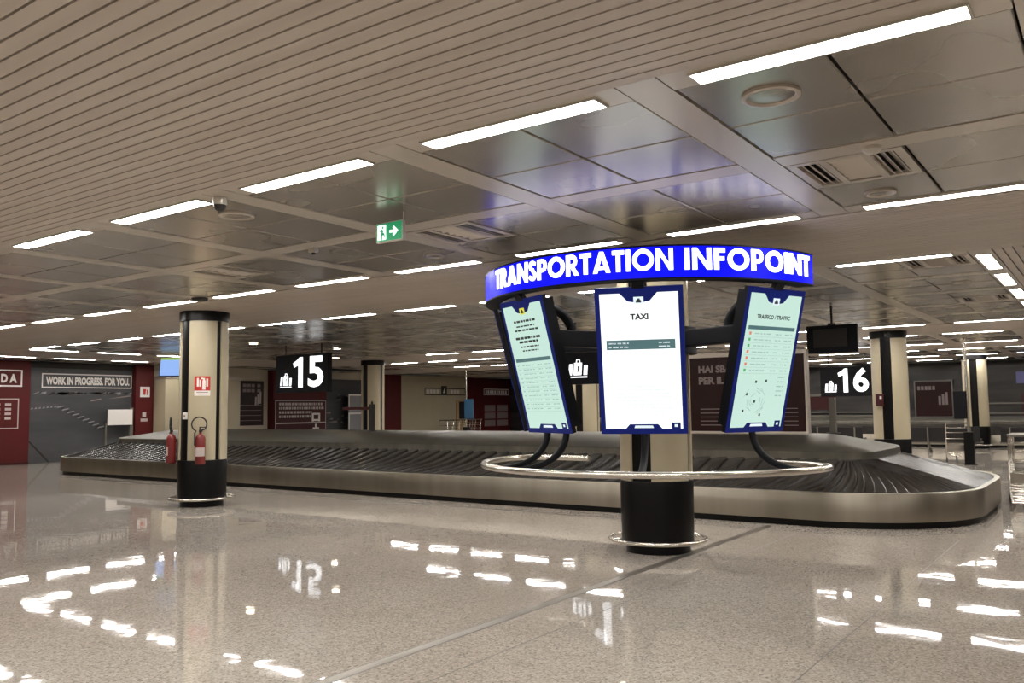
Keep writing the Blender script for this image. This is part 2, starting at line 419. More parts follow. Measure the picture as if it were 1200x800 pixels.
# exit sign
t = thing('exit_sign', 'green emergency exit sign hanging from a thin ceiling rod', 'exit sign', (-5.0,5.25,0))
mb = MB(); mb.box(-.155,.155,-.02,.02,2.965,3.135); mb.build('sign_case', M['lamp_frame'], t, bevel=.005)
mb = MB(Matrix.Translation((-.155,-.0215,2.965)) @ Matrix.Rotation(pi/2,4,'X'))
mb.poly([(.008,.008,0),(.302,.008,0),(.302,.162,0),(.008,.162,0)], 0)
mb.poly([(.02,.02,.001),(.12,.02,.001),(.12,.15,.001),(.02,.15,.001)], 1)
mb.poly([(.16,.073,.001),(.225,.073,.001),(.225,.097,.001),(.16,.097,.001)], 1)
mb.poly([(.21,.04,.0012),(.262,.085,.0012),(.21,.13,.0012),(.195,.115,.0012),(.228,.085,.0012),(.195,.055,.0012)], 1)
mb.poly([(.06,.02,.002),(.075,.02,.002),(.08,.06,.002),(.095,.06,.002),(.1,.035,.002),(.11,.04,.002),(.1,.08,.002),(.085,.08,.002),(.09,.1,.002),(.075,.115,.002),(.045,.1,.002),(.05,.09,.002),(.068,.096,.002),(.062,.07,.002)], 0)
mb.poly([(.083+.011*cos(a*pi/5),.127+.011*sin(a*pi/5),.002) for a in range(10)], 0)
mb.build('sign_face', [M['exit'], M['exit_white']], t)
mb = MB(); mb.tube([(.15,0,3.13),(.15,0,H-.004)], .006, 8); mb.build('hanging_rod', M['lamp_frame'], t)

# ------------------------------------------------------------------ columns
RC = .385
def column(x, y, label, ring=True, full=True, cap_z=None):
    t = thing('round_column', label, 'column', (x,y,0), group='cream round columns with black stripes')
    t['label'] = label
    mb = MB(); mb.lathe([(.355,.1),(.355,H-.02)], 40); mb.build('core', M['black'], t, True)
    mb = MB(); mb.lathe([(.0001,0),(.345,0),(.345,.1),(.385,.1),(.392,.74),(.388,.755),(.355,.755)], 48); mb.build('base_skirt', M['black'], t, True)
    mb = MB(); mb.lathe([(.355,3.035),(.40,3.035),(.40,H),(.0001,H)], 48); mb.build('top_cap', M['black'], t, True)
    # four cream panels; wide gaps at phi 0 and 180, narrow ones at 93 and 273 (phi from -Y towards +X)
    for a0, a1 in ((18,86),(100,162),(198,266),(280,342)):
        mb = MB(); mb.lathe([(.356,.757),(RC,.757),(RC,3.033),(.356,3.033)], 14, a0=R(a0-90), a1=R(a1-90))
        mb.build('cladding_panel', M['cream'], t, True)
    mb = MB()
    mb.tube([(.51*cos(2*pi*i/48),.51*sin(2*pi*i/48),.13) for i in range(48)], .021, 10, True)
    for k in range(4):
        a = R(45+90*k); mb.tube([(.37*cos(a),.37*sin(a),.13),(.50*cos(a),.50*sin(a),.13)], .012, 8)
    mb.build('guard_ring', M['steel'], t, True)
    return t
MAINX, MAINY = -4.131, 8.465
column(MAINX, MAINY, 'cream and black round column inside the info point screens')
column(-12.47, 8.6, 'cream and black round column carrying fire extinguishers')
column(-4.27, 20.9, 'cream and black round column beside the sign 16')
column(-20.4, 20.55, 'thin-looking cream and black column standing beyond the sign 15')
column(-4.05, 33.2, 'distant dim column behind the slim metal pole')
column(-12.35, 20.9, 'cream and black column glimpsed between two info point screens')

PX1, PY1 = -12.47, 8.6
def on_col(phi, r): return (PX1+r*sin(R(phi)), PY1-r*cos(R(phi)))
# fire sign, curved round the column
t = thing('fire_extinguisher_sign', 'red sign with white extinguisher symbol on the cream column', 'sign', (PX1,PY1,0))
def cyl(phi0, z0, r):
    def f(x, y):
        a = R(phi0)+x/r; return (r*sin(a), -r*cos(a), z0+y)
    return f
f = cyl(52, 0, RC+.004)
def curved_rect(mb, f, x0, x1, y0, y1, m_=0, n=6):
    for i in range(n):
        a, b_ = x0+(x1-x0)*i/n, x0+(x1-x0)*(i+1)/n
        mb.add([f(a,y0),f(b_,y0),f(b_,y1),f(a,y1)], [(0,1,2,3)], m_)
mb = MB(); curved_rect(mb, f, -.125,.125,1.885,2.12, 0); curved_rect(mb, f, -.125,.125,1.80,1.885, 1); mb.build('sign_plate', [M['signred'], M['white']], t)
f2 = cyl(52, 0, RC+.006); mb = MB()
curved_rect(mb, f2, .0,.05,1.90,2.05); curved_rect(mb, f2, .01,.04,2.05,2.09); curved_rect(mb, f2, -.02,.01,2.07,2.095)
curved_rect(mb, f2, -.045,-.025,1.95,2.06); curved_rect(mb, f2, -.085,-.055,1.95,2.09); curved_rect(mb, f2, .06,.09,1.95,2.08)
mb.build('white_symbol', M['white'], t)
mb = MB(); curved_rect(mb, f2, -.09,.09,1.85,1.862); curved_rect(mb, f2, -.07,.07,1.822,1.832); mb.build('caption_lines', M['dim'], t)
def extinguisher(phi, label):
    x, y = on_col(phi, RC+.105)
    t = thing('fire_extinguisher', label, 'fire extinguisher', (x,y,.70), R(phi), 'red fire extinguishers on the column')
    mb = MB(); mb.lathe([(.0001,0),(.07,0),(.08,.012),(.08,.40),(.07,.44),(.04,.475),(.022,.485),(.022,.51),(.0001,.51)], 24); mb.build('cylinder_body', M['ext_red'], t, True)
    mb = MB(); mb.lathe([(.0815,.13),(.0815,.27)], 24, a0=R(-150), a1=R(-30)); mb.build('label_sticker', M['offwhite'], t, True)
    mb = MB(); mb.lathe([(.018,.51),(.026,.515),(.026,.55),(.0001,.555)], 12); mb.box(-.012,.10,-.01,.01,.555,.57); mb.box(-.012,.09,-.01,.01,.585,.60); mb.box(-.02,0,-.012,.012,.55,.60)
    mb.build('valve_handle', M['dark'], t)
    pts = [(.02,-.01,.54)]+[(-.02+.115*cos(a), -.015, .64+.115*sin(a)) for a in [R(-40+i*22) for i in range(14)]]+[(-.085,-.03,.50),(-.084,-.03,.30)]
    mb = MB(); mb.tube(pts, .011, 8); mb.build('hose', M['rubber'], t, True)
    mb = MB(); mb.box(-.03,.03,.078,.100,.34,.40); mb.build('wall_bracket', M['dark'], t)
extinguisher(51, 'red fire extinguisher hanging on the cream face, below the red sign')
extinguisher(-38, 'red fire extinguisher jutting from the side of the black stripe')
x, y = on_col(8, .363)
t = thing('call_button', 'small white call button on the black stripe of the fire column', 'button', (x,y,1.42), R(8))
mb = MB(); mb.box(-.045,.045,-.03,0,0,.11); mb.build('button_box', M['white'], t, bevel=.008)
mb = MB(); mb.lathe([(.0001,.002),(.02,.0)], 12); mb.xf = None
mb.build('button_cap', M['dim'], t).matrix_local = Matrix.Translation((0,-.031,.055)) @ Matrix.Rotation(pi/2,4,'X')
x, y = (-4.27-.393*sin(R(22)), 20.9-.393*cos(R(22)))
t = thing('alarm_box', 'small dark red alarm box on the column beside the sign 16', 'alarm box', (x,y,1.53), R(-22))
mb = MB(); mb.box(-.09,.09,-.05,0.0,-.03,.24); mb.build('box_body', M['darkred'], t, bevel=.01)
mb = MB(); mb.box(.02,.07,-.056,-.05,.13,.19); mb.build('indicator_lamp', M['white'], t)

# ------------------------------------------------------------------ transportation info point
kio = thing('info_point', 'transportation info point with lit blue ring sign and tilted screens', 'information kiosk', (MAINX,MAINY,0))
RB = 1.83
def ringpt(phi, r, z): return (r*sin(R(phi)), -r*cos(R(phi)), z)
Z0, Z1, A0, A1 = 2.664, 2.968, -82, 82
def arc_solid(name, r0, r1, z0, z1, a0, a1, m_, seg=72):
    mb = MB()
    mb.lathe([(r0,z0),(r1,z0),(r1,z1),(r0,z1),(r0,z0)], seg, a0=R(a0-90), a1=R(a1-90))
    return mb.build(name, m_, kio, True)
band = arc_solid('ring_sign', RB-.012, RB, Z0+.012, Z1-.012, A0, A1, M['blue'])
fr = MB()
for z0, z1 in ((Z0,Z0+.012),(Z1-.012,Z1)):
    fr.lathe([(RB-.16,z0),(RB+.006,z0),(RB+.006,z1),(RB-.16,z1),(RB-.16,z0)], 72, a0=R(A0-90), a1=R(A1-90))
fr.lathe([(RB-.16,Z0),(RB-.15,Z0),(RB-.15,Z1),(RB-.16,Z1),(RB-.16,Z0)], 72, a0=R(A0-90), a1=R(A1-90))
fr.build('ring_casing', M['black_matte'], kio, True)

def stroke(pts, w):
    """ribbon polygon quads along a centre line"""
    P = [Vector(p) for p in pts]; out = []; L_ = []; R_ = []
    for i, p in enumerate(P):
        a = P[max(i-1,0)]; b_ = P[min(i+1,len(P)-1)]
        t = (b_-a).normalized(); n = Vector((-t.y,t.x))
        L_.append(p+n*w/2); R_.append(p-n*w/2)
    for i in range(len(P)-1): out.append([R_[i],R_[i+1],L_[i+1],L_[i]])
    return out
def rect(x0,y0,x1,y1,n=3):
    return [[(x0+(x1-x0)*i/n,y0),(x0+(x1-x0)*(i+1)/n,y0),(x0+(x1-x0)*(i+1)/n,y1),(x0+(x1-x0)*i/n,y1)] for i in range(n)]
def arc(cx, cy, rx, ry, a0, a1, n=16): return [(cx+rx*cos(R(a0+(a1-a0)*i/n)), cy+ry*sin(R(a0+(a1-a0)*i/n))) for i in range(n+1)]
GL = {
 'I': (.21, rect(0,0,.21,1)),
 'T': (.60, rect(0,.80,.60,1)+rect(.195,0,.405,.80)),
 'F': (.50, rect(0,0,.21,1)+rect(.21,.80,.50,1)+rect(.21,.42,.46,.61)),
 'N': (.84, rect(0,0,.20,1,2)+rect(.64,0,.84,1,2)+[[(.20,1),(.20,.70),(.64,0),(.64,.30)]]),
 'A': (.90, [[(0,0),(.22,0),(.45,.70),(.45,1),(.35,1)],[(.68,0),(.90,0),(.55,1),(.45,1),(.45,.70)],[(.24,.16),(.66,.16),(.60,.33),(.30,.33)]]),
 'O': (1.04, stroke(arc(.52,.5,.415,.405,90,450,32), .205)),
 'P': (.62, rect(0,0,.21,1)+rect(.21,.82,.34,1,1)+rect(.21,.36,.34,.54,1)+stroke(arc(.34,.68,.19,.23,90,-90,14), .18)),
 'R': (.70, rect(0,0,.21,1)+rect(.21,.82,.34,1,1)+rect(.21,.38,.34,.56,1)+stroke(arc(.34,.69,.19,.22,90,-90,14), .18)+[[(.26,.40),(.47,.40),(.73,0),(.48,0)]]),
 'S': (.56, stroke([(.49,.83)]+arc(.29,.735,.175,.175,40,270,12)+arc(.28,.275,.185,.18,90,-140,12)[1:]+[(.05,.22)], .175)),
}
def ring_word(word, phi0, phi1, h, z):
    gap = .10 if word[0] == 'T' else .125; tw = sum(GL[c][0] for c in word)+gap*(len(word)-1)
    k = R(phi1-phi0)*RB/tw; x = 0
    for ch in word:
        w, polys = GL[ch]; mb = MB()
        for pl in polys:
            n = len(pl); front = []; back = []
            for p in pl:
                a = R(phi0)+(x+p[0])*k/RB
                front.append(((RB+.012)*sin(a), -(RB+.012)*cos(a), z+p[1]*h)); back.append(((RB+.0005)*sin(a), -(RB+.0005)*cos(a), z+p[1]*h))
            mb.add(front+back, [tuple(range(n))]+[(i,(i+1)%n,n+(i+1)%n,n+i) for i in range(n)])
        mb.build('letter', M['letter'], band)
        x += w+gap
ring_word('TRANSPORTATION', -32.6, 32.0, .194, 2.742)
ring_word('INFOPOINT', 35.2, 79.4, .194, 2.742)

# central hub round the column, with arms
mb = MB(); mb.lathe([(.405,2.10),(.47,2.10),(.47,2.38),(.405,2.38),(.405,2.10)], 40); mb.build('hub_collar', M['black_matte'], kio, True)
DW, DH, TAU, DR, DZ = .80, 1.376, R(14.2), 1.536, 1.951
def display(phi, kind, legs):
    n = Vector((sin(R(phi)), -cos(R(phi)), 0)); tx = Vector((cos(R(phi)), sin(R(phi)), 0))
    u = n*sin(TAU)+Vector((0,0,1))*cos(TAU); nn = tx.cross(u)
    c = n*DR+Vector((0,0,DZ))
    xf = Matrix(((tx.x,u.x,nn.x,c.x),(tx.y,u.y,nn.y,c.y),(tx.z,u.z,nn.z,c.z),(0,0,0,1)))
    # housing
    w, h = DW/2, DH/2
    mb = MB(xf); mb.box(-w,w,-h,h,-.006,0,0); mb.box(-w+.001,w-.001,-h+.001,h-.001,-.05,-.0062,1); mb.box(-w+.04,w-.04,-h+.05,h-.04,-.15,-.05,1)
    d = mb.build('display', [M['navy'], M['black_matte']], kio)
    # lit face, clipped round the notches
    face = M['scr_white'] if kind == 'taxi' else M['scr_mint']
    bz = .045; x0, x1, y0, y1 = -w+bz, w-bz, -h+.05, h-.055
    z = .003
    mb = MB(xf); mb.poly([(x0,y0,z),(-.17,y0,z),(-.13,y0+.045,z),(.13,y0+.045,z),(.17,y0,z),(x1,y0,z),(x1,y1,z),(.17,y1,z),(.10,y1-.075,z),(.045,y1-.085,z),(-.045,y1-.085,z),(-.10,y1-.075,z),(-.17,y1,z),(x0,y1,z)])
    mb.build('screen_face', face, d)
    zt = .0045
    mb = MB(xf); mb.poly([(-.045,y1-.10,zt),(.045,y1-.10,zt),(.045,y1-.035,zt),(-.045,y1-.035,zt)]); mb.build('icon_tile', M['yellow'] if kind == 'rail' else M['scr_border'], d)
    mb = MB(xf); zz = .0055
    mb.box(-.024,.024,y1-.088,y1-.066,zz-.0005,zz); mb.poly([(-.016,y1-.066,zz),(.016,y1-.066,zz),(.010,y1-.05,zz),(-.010,y1-.05,zz)]); mb.build('pictogram', M['ink'], d)
    mb = MB(xf); mb.poly([(-.09,y0+.008,zt),(.09,y0+.008,zt),(.08,y0+.032,zt),(-.08,y0+.032,zt)]); mb.build('footer_tab', M['scr_border'], d)
    mb = MB(xf); mb.poly([(x1-.10,y0,zt),(x1-.02,y0,zt),(x1-.02,y0+.06,zt),(x1-.10,y0+.06,zt)], 0); mb.poly([(x1-.075,y0+.018,zz),(x1-.045,y0+.018,zz),(x1-.045,y0+.042,zz),(x1-.075,y0+.042,zz)], 1); mb.build('corner_badge', [M['navy'], M['scr_border']], d)
    rnd = random.Random(phi)
    def bar(mb, xa, xb, ya, yb, m_=0, zq=zt): mb.poly([(xa,ya,zq),(xb,ya,zq),(xb,yb,zq),(xa,yb,zq)], m_)
    def words_line(mb, xa, xb, y, hh, m_=0):
        x = xa
        while x < xb-.01:
            ww = min(rnd.uniform(.025,.08), xb-x); bar(mb, x, x+ww, y, y+hh, m_); x += ww+.012
    if kind == 'taxi':
        mb = MB(xf); put_text(mb, 'TAXI', 0, y1-.245, .056, .165, .045, zt, 0, True); mb.build('heading', M['ink'], d)
        mb = MB(xf); bar(mb, x0+.045, x1-.04, y1-.52, y1-.43); mb.build('table_header', M['teal'], d)
        mb = MB(xf)
        for yy in (y1-.467, y1-.503):
            words_line(mb, x0+.065, x0+.25, yy, .013); words_line(mb, x1-.19, x1-.09, yy, .013)
        for yy in (y1-.345, y1-.37): words_line(mb, x0+.05, x0+.22, yy, .008, 1)
        yy = y1-.60
        while yy > y0+.42:
            words_line(mb, x0+.06, x0+.28, yy, .006, 1); words_line(mb, x1-.15, x1-.07, yy, .006, 1); yy -= .055
        yy = y0+.40
        while yy > y0+.10:
            a = rnd.uniform(.10,.20); words_line(mb, x0+a, x1-a*.8, yy, .009, 1); yy -= .034
        o = mb.build('table_text', [M['scr_border'], M['ink_faint']], d)
    else:
        mb = MB(xf)
        if kind == 'traffic':
            put_text(mb, 'TRAFFICO / TRAFFIC', 0, y1-.235, .040, .46, .035, zt, 0, True)
            hy = y1-.32
        else:
            for k_, (yy, a, hh) in enumerate(((.165,.20,.022),(.215,.17,.014),(.255,.22,.018),(.335,.23,.024),(.375,.18,.022),(.425,.17,.014),(.465,.15,.014))):
                words_line(mb, -a, a, y1-yy-hh/2, hh)
            hy = y1-.56
        mb.build('heading', M['ink'], d)
        mb = MB(xf); bar(mb, x0+.03, x1-.03, hy-.018, hy+.018); mb.build('table_header', M['teal'], d)
        mb = MB(xf); yy = hy-.06; k_ = 0
        while yy > (y0+.16 if kind == 'rail' else y0+.50):
            words_line(mb, x0+.13, x0+.36, yy, .010); words_line(mb, x0+.42, x0+.50, yy, .010); words_line(mb, x1-.16, x1-.05, yy, .010)
            bar(mb, x0+.03, x1-.03, yy-.025, yy-.0225)
            if kind == 'traffic':
                md = MB(xf); bar(md, x0+.055, x0+.085, yy-.008, yy+.02); md.build('status_dot', M['dot_green'] if k_ in (1,2,6,8) else M['dot_red'], d)
            else: words_line(mb, x0+.04, x0+.09, yy, .010)
            yy -= .058 if kind == 'traffic' else .045; k_ += 1
        if kind == 'traffic':                       # sketch map of the roads
            mb.build('table_text', [M['ink_soft'], M['dot_green'], M['dot_red'], M['ink']], d); mb = MB(xf); mz = zt
            cx, cy = -.09, y0+.26
            for i in range(18):
                a = rnd.uniform(0, 2*pi); rr = rnd.uniform(.04,.2)
                px, py = cx+rr*cos(a)*.9, cy+rr*sin(a)*.8; qx, qy = cx+rr*cos(a+.7)*.9, cy+rr*sin(a+.7)*.8
                dx, dy = qx-px, qy-py; l_ = math.hypot(dx,dy)+1e-6; ox, oy = -dy/l_*.003, dx/l_*.003
                mb.poly([(px-ox,py-oy,mz),(qx-ox,qy-oy,mz),(qx+ox,qy+oy,mz),(px+ox,py+oy,mz)], 0)
            for px, py in ((-.2,.32),(-.1,.44),(.04,.45),(-.22,.16),(.02,.12),(-.08,.25)):
                md = MB(xf); bar(md, px-.012, px+.012, y0+py-.012, y0+py+.012); md.build('map_marker', M['ink'], d)
            for i in range(5): words_line(mb, x1-.16, x1-.06, y0+.30+i*.045, .012)
        mb.build('road_map_pattern' if kind == 'traffic' else 'table_text', [M['ink_soft'], M['dot_green'], M['dot_red'], M['ink']], d)
    # post up to the ring sign
    top = c+u*h
    mb = MB(); a = top-u*.08-nn*.06; b_ = n*(RB-.11)+Vector((0,0,Z0+.004)); side = tx*.055
    q = nn*.03
    mb.add([a-side-q,a+side-q,a+side+q,a-side+q,b_-side-q,b_+side-q,b_+side+q,b_-side+q],[(0,3,2,1),(4,5,6,7),(0,1,5,4),(1,2,6,5),(2,3,7,6),(3,0,4,7)])
    mb.build('support_post', M['black_matte'], kio)
    # arm from the hub and curved brace
    mb = MB(); z_ = 2.24; pa = n*.44; pb = n*(DR+(z_-DZ)*math.tan(TAU)-.15)
    for s in (1,):
        sd = tx*.075
        mb.add([pa-sd+Vector((0,0,z_-.085)),pa+sd+Vector((0,0,z_-.085)),pb+sd+Vector((0,0,z_-.085)),pb-sd+Vector((0,0,z_-.085)),pa-sd+Vector((0,0,z_+.085)),pa+sd+Vector((0,0,z_+.085)),pb+sd+Vector((0,0,z_+.085)),pb-sd+Vector((0,0,z_+.085))],
               [(0,3,2,1),(4,5,6,7),(0,1,5,4),(1,2,6,5),(2,3,7,6),(3,0,4,7)])
    mb.build('arm', M['black_matte'], kio, bevel=.012)
    mb = MB(); pts = []
    rb = pb.length+.02
    for i in range(11):
        a = R(90*i/10); pts.append(n*(rb-.40*sin(a))+Vector((0,0,z_+.06+.27*cos(a))))
    pts = [n*(rb+.05)+Vector((0,0,z_+.33))]+pts
    mb.tube(pts, .048, 12); mb.build('curved_brace', M['black_matte'], kio, True)
    bot = c-u*h
    for lx in legs:
        p0 = bot+tx*lx-nn*.05+u*.05; pts = [p0]
        end = n*(1.865)+tx*lx*.9; end.z = .945
        p1 = p0-Vector((0,0,.14))
        for i in range(1,13):
            s = i/12; a_, b_, c_ = p0, Vector((p0.x,p0.y,.98)), end
            pts.append(a_*(1-s)**2+b_*2*s*(1-s)+c_*s*s)
        mb = MB(); mb.tube(pts, .033, 10); mb.build('leg_tube', M['black_matte'], kio, True)
    return d
display(-69, 'rail', ())
display(-23.9, 'rail', (-.09,.25))
display(21.8, 'taxi', (0,))
display(69, 'traffic', (0,))
pts = [ringpt(-103,1.0,.94), ringpt(-101,1.35,.94), ringpt(-99,1.58,.94), ringpt(-96,1.74,.94), ringpt(-92,1.83,.94), ringpt(-87,1.87,.94)]
pts += [ringpt(-82+164*i/40,1.87,.94) for i in range(41)]
pts += [ringpt(85,1.865,.94), ringpt(88,1.85,.94), ringpt(91,1.80,.94), ringpt(95,1.68,.94), ringpt(99,1.48,.94), ringpt(105,1.2,.94)]
mb = MB(); mb.tube(pts, .032, 12); mb.build('guard_rail', M['steel'], kio, True)

# ------------------------------------------------------------------ baggage carousel
def rr_path(x0, x1, y0, y1, r, step=.30, rb=None):
    """points + inward normals along a rounded rectangle, starting front left, counter-clockwise"""
    q = rb or r
    segs = [((x0+r,y0),(x1-r,y0)), ((x1-r,y0+r),-90,r), ((x1,y0+r),(x1,y1-q)), ((x1-q,y1-q),0,q), ((x1-q,y1),(x0+q,y1)), ((x0+q,y1-q),90,q), ((x0,y1-q),(x0,y0+r)), ((x0+r,y0+r),180,r)]
    out = []
    for a, b_, *r_ in segs:
        if isinstance(b_, tuple):
            l_ = math.hypot(b_[0]-a[0], b_[1]-a[1]); n = max(1, round(l_/step)); dx, dy = (b_[0]-a[0])/l_, (b_[1]-a[1])/l_
            for i in range(n): out.append((a[0]+dx*l_*i/n, a[1]+dy*l_*i/n, -dy, dx))
        else:
            rr = r_[0]; n = max(4, round(rr*pi/2/(step*.55)))
            for i in range(n):
                t_ = R(b_+90*i/n); out.append((a[0]+rr*cos(t_), a[1]+rr*sin(t_), -cos(t_), -sin(t_)))
    return out
def carousel(name, label, x0, x1, y0, y1, r=1.7, plates=True, group=None, TI=.95, rb=None):
    t = thing(name, label, 'baggage carousel', (0,0,0), group=group)
    P = rr_path(x0, x1, y0, y1, r, .16 if plates else .5, rb); n = len(P)
    def ribbon(mb, prof):
        k = len(prof); vs = []
        for x, y, nx, ny in P:
            for d, z in prof: vs.append((x+nx*d, y+ny*d, z))
        fs = []
        for i in range(n):
            j = (i+1) % n
            for q in range(k-1): fs.append((i*k+q, j*k+q, j*k+q+1, i*k+q+1))
        mb.add(vs, fs)
    mb = MB(); ribbon(mb, [(.06,.0),(.06,.085)]); mb.build('kick_plate', M['kick'], t, True)
    mb = MB(); ribbon(mb, [(.06,.085),(.0,.085),(.0,.425),(.006,.437),(.03,.44),(.075,.44),(.08,.40)]); mb.build('fascia', M['fascia'], t, True)
    BW, zl, zh = 1.35, .405, .735
    if plates:
        Q = rr_path(x0, x1, y0, y1, r, .01, rb); L_ = len(Q); st = 27
        mb = MB(); m_ = 8; i = 0
        while i < L_-st//2:
            rows = []
            for base, dz in ((i-8, .0), (i+st*.45, .034), (i+st-3, .044), (i+st, .038), (i+st+1, .004)):
                row = []
                for q in range(m_+1):
                    s = q/m_; off = 26*s+13*sin(pi*s)
                    x, y, nx, ny = Q[int(base+off) % L_]
                    d = .085+(BW-.09)*s
                    row.append((x+nx*d, y+ny*d, zl+(zh-zl)*s+dz-.012*(1-s)))
                rows += row
            w_ = m_+1
            mb.add(rows, [(k*w_+q,k*w_+q+1,(k+1)*w_+q+1,(k+1)*w_+q) for k in range(4) for q in range(m_)])
            i += st
        ribbon(mb, [(.08,.38),(BW,.705)])
        mb.build('belt', M['belt'], t, True, angle=25)
    else:
        mb = MB(); ribbon(mb, [(.08,.40),(BW,.775)]); mb.build('belt', M['belt'], t, True)
    mb = MB(); ri = r-BW; rbi = (rb or r)-BW; loops = []
    for ins, z in ((BW-.012,.66),(BW,.87),(BW+.02,.885),(BW+TI,1.055)):
        d = ins-BW; lp_ = []
        ra, rc = max(.12, ri-d), max(.12, rbi-d)
        X0_, X1_, Y0_, Y1_ = x0+ins, x1-ins, y0+ins, y1-ins
        for cx, cy, rr, a0 in ((X1_-ra,Y0_+ra,ra,-90),(X1_-rc,Y1_-rc,rc,0),(X0_+rc,Y1_-rc,rc,90),(X0_+ra,Y0_+ra,ra,180)):
            for i in range(11): lp_.append((cx+rr*cos(R(a0+9*i)), cy+rr*sin(R(a0+9*i)), z))
        loops.append(lp_)
    k = len(loops[0])
    mb.add([p for l in loops for p in l], [(j*k+i, j*k+(i+1)%k, (j+1)*k+(i+1)%k, (j+1)*k+i) for j in range(3) for i in range(k)]+[tuple(3*k+i for i in range(k))])
    mb.build('island_housing', M['island'], t, True)
    return t
CY = 14.3
carousel('baggage_carousel', 'long stainless baggage carousel with dark overlapping plates behind the info point', -23.3, -1.5, 11.05, 17.3, rb=3.0)
carousel('baggage_carousel', 'far baggage carousel seen low behind the first, below sign 16', -24.5, -.5, 33.85, 38.2, plates=False, TI=.6)

# numbered hanging signs
def number_sign(x, y, z, num, label):
    t = thing('gate_number_sign', label, 'number sign', (x,y,z), group='black lit carousel number signs')
    W_, H_ = 1.93, .95
    mb = MB(); mb.box(0,W_,-.07,.07,0,H_); mb.build('sign_case', M['black_matte'], t, bevel=.01)
    mb = MB(Matrix.Translation((0,-.0725,0)) @ Matrix.Rotation(pi/2,4,'X'))
    mb.poly([(.86,.12,0),(1.03,.12,0),(1.03,.88,0),(.91,.88,0)]); mb.poly([(.91,.88,0),(.90,.70,0),(.86,.68,0),(.70,.62,0),(.66,.74,0),(.80,.80,0)]); mb.poly([(.86,.12,0),(.91,.88,0),(.90,.70,0),(.86,.68,0)])
    put_text(mb, num[1], 1.22, .12, .77, .56, .03)
    mb.build('lit_number', M['digit'], t)
    mb = MB(Matrix.Translation((0,-.0725,0)) @ Matrix.Rotation(pi/2,4,'X'))
    mb.poly([(.17,.13,0),(.60,.13,0),(.60,.155,0),(.17,.155,0)])
    mb.poly([(.17,.18,0),(.255,.18,0),(.28,.40,0),(.20,.40,0)]); mb.poly([(.295,.18,0),(.47,.18,0),(.49,.42,0),(.31,.42,0)]); mb.poly([(.515,.18,0),(.60,.18,0),(.615,.37,0),(.53,.37,0)])
    for q in stroke([(.36,.42),(.37,.48),(.43,.48),(.44,.42)], .025): mb.poly([(p.x,p.y,0) for p in q])
    mb.build('suitcase_symbol', M['digit'], t)
    mb = MB(Matrix.Translation((0,-.0740,0)) @ Matrix.Rotation(pi/2,4,'X')); mb.poly([(.375,.24,0),(.405,.24,0),(.42,.36,0),(.39,.36,0)]); mb.build('suitcase_strap', M['black_matte'], t)
    mb = MB()
    for xx in (.3, W_-.3): mb.tube([(xx,0,H_-.01),(xx,0,H-z)], .018, 8)
    mb.build('hanging_rod', M['dark'], t)
    return t
number_sign(-17.58, CY, 2.0, '15', 'black hanging sign reading 15 beyond the fire column')
number_sign(-8.96, CY, 1.99, '15', 'black hanging number sign mostly hidden behind the taxi screen')
number_sign(-7.93, 28.5, 1.82, '16', 'black hanging sign reading 16 beside the distant column').scale = (.84,1,1)

# hanging monitors
t = thing('hanging_monitor', 'black monitor seen from behind, hanging right above sign 16', 'monitor', (-3.96,15.02,0))
mb = MB(); mb.box(-.42,.42,-.05,.05,2.42,2.90); mb.build('monitor_case', M['black_matte'], t, bevel=.012)
mb = MB(); mb.box(-.30,.26,-.075,-.05,2.52,2.83); mb.build('back_cover', M['dark'], t, bevel=.01)
mb = MB(); mb.tube([(0,0,2.89),(0,0,H)], .02, 10); mb.box(-.06,.06,-.03,.03,2.88,2.93); mb.build('ceiling_pole', M['dark'], t)
t['label'] = 'black monitor seen from behind, hanging from a pole above sign 16'
t = thing('hanging_monitor', 'small blue flight screen hanging near the mural, half hidden by column', 'monitor', (-21.8,14.1,0), R(42))
xf = Matrix.Translation((0,0,2.83)) @ Matrix.Rotation(R(-14),4,'X')
mb = MB(xf); mb.box(-.42,.46,-.04,.04,-.29,.27); mb.build('monitor_case', M['black_matte'], t, bevel=.01)
mb = MB(xf); mb.poly([(-.40,-.042,-.27),(.44,-.042,-.27),(.44,-.042,.19),(-.40,-.042,.19)], 0); mb.poly([(-.40,-.042,.19),(.44,-.042,.19),(.44,-.042,.25),(-.40,-.042,.25)], 1)
mb.build('screen_face', [M['tv'], M['tv_green']], t)
mb = MB(); mb.tube([(.25,.03,3.0),(.25,.03,H)], .025, 8); mb.build('ceiling_pole', M['dark'], t)

# advertising board on the island
t = thing('advertising_board', 'dark brown advertising board standing on the carousel behind the info point', 'advertising board', (-6.3,CY,1.061))
mb = MB(); mb.box(0,2.08,-.06,.06,.04,1.33); mb.build('board_panel', M['maroon'], t)
mb = MB()
mb.box(-.03,0,-.075,.075,0,1.40); mb.box(2.08,2.115,-.075,.075,0,1.40); mb.box(0,2.08,-.075,.075,0,.04); mb.box(0,2.08,-.075,.075,1.33,1.40)
mb.build('board_frame', M['strip'], t, bevel=.004)
mb = MB(Matrix.Translation((0,-.0615,0)) @ Matrix.Rotation(pi/2,4,'X'))
put_text(mb, 'HAI SBA', .22, 1.06, .13, .62, .05); put_text(mb, 'PER IL B', .22, .86, .13, .62, .05)
mb.build('slogan', M['dim'], t)
mb = MB(Matrix.Translation((0,-.0615,0)) @ Matrix.Rotation(pi/2,4,'X'))
for i in range(5):
    mb.poly([(.24,.42-.07*i,0),(.62,.42-.07*i,0),(.62,.425-.07*i+.008,0),(.24,.425-.07*i+.008,0)])
    mb.poly([(1.72,.42-.07*i,0),(1.95,.42-.07*i,0),(1.95,.43-.07*i,0),(1.72,.43-.07*i,0)])
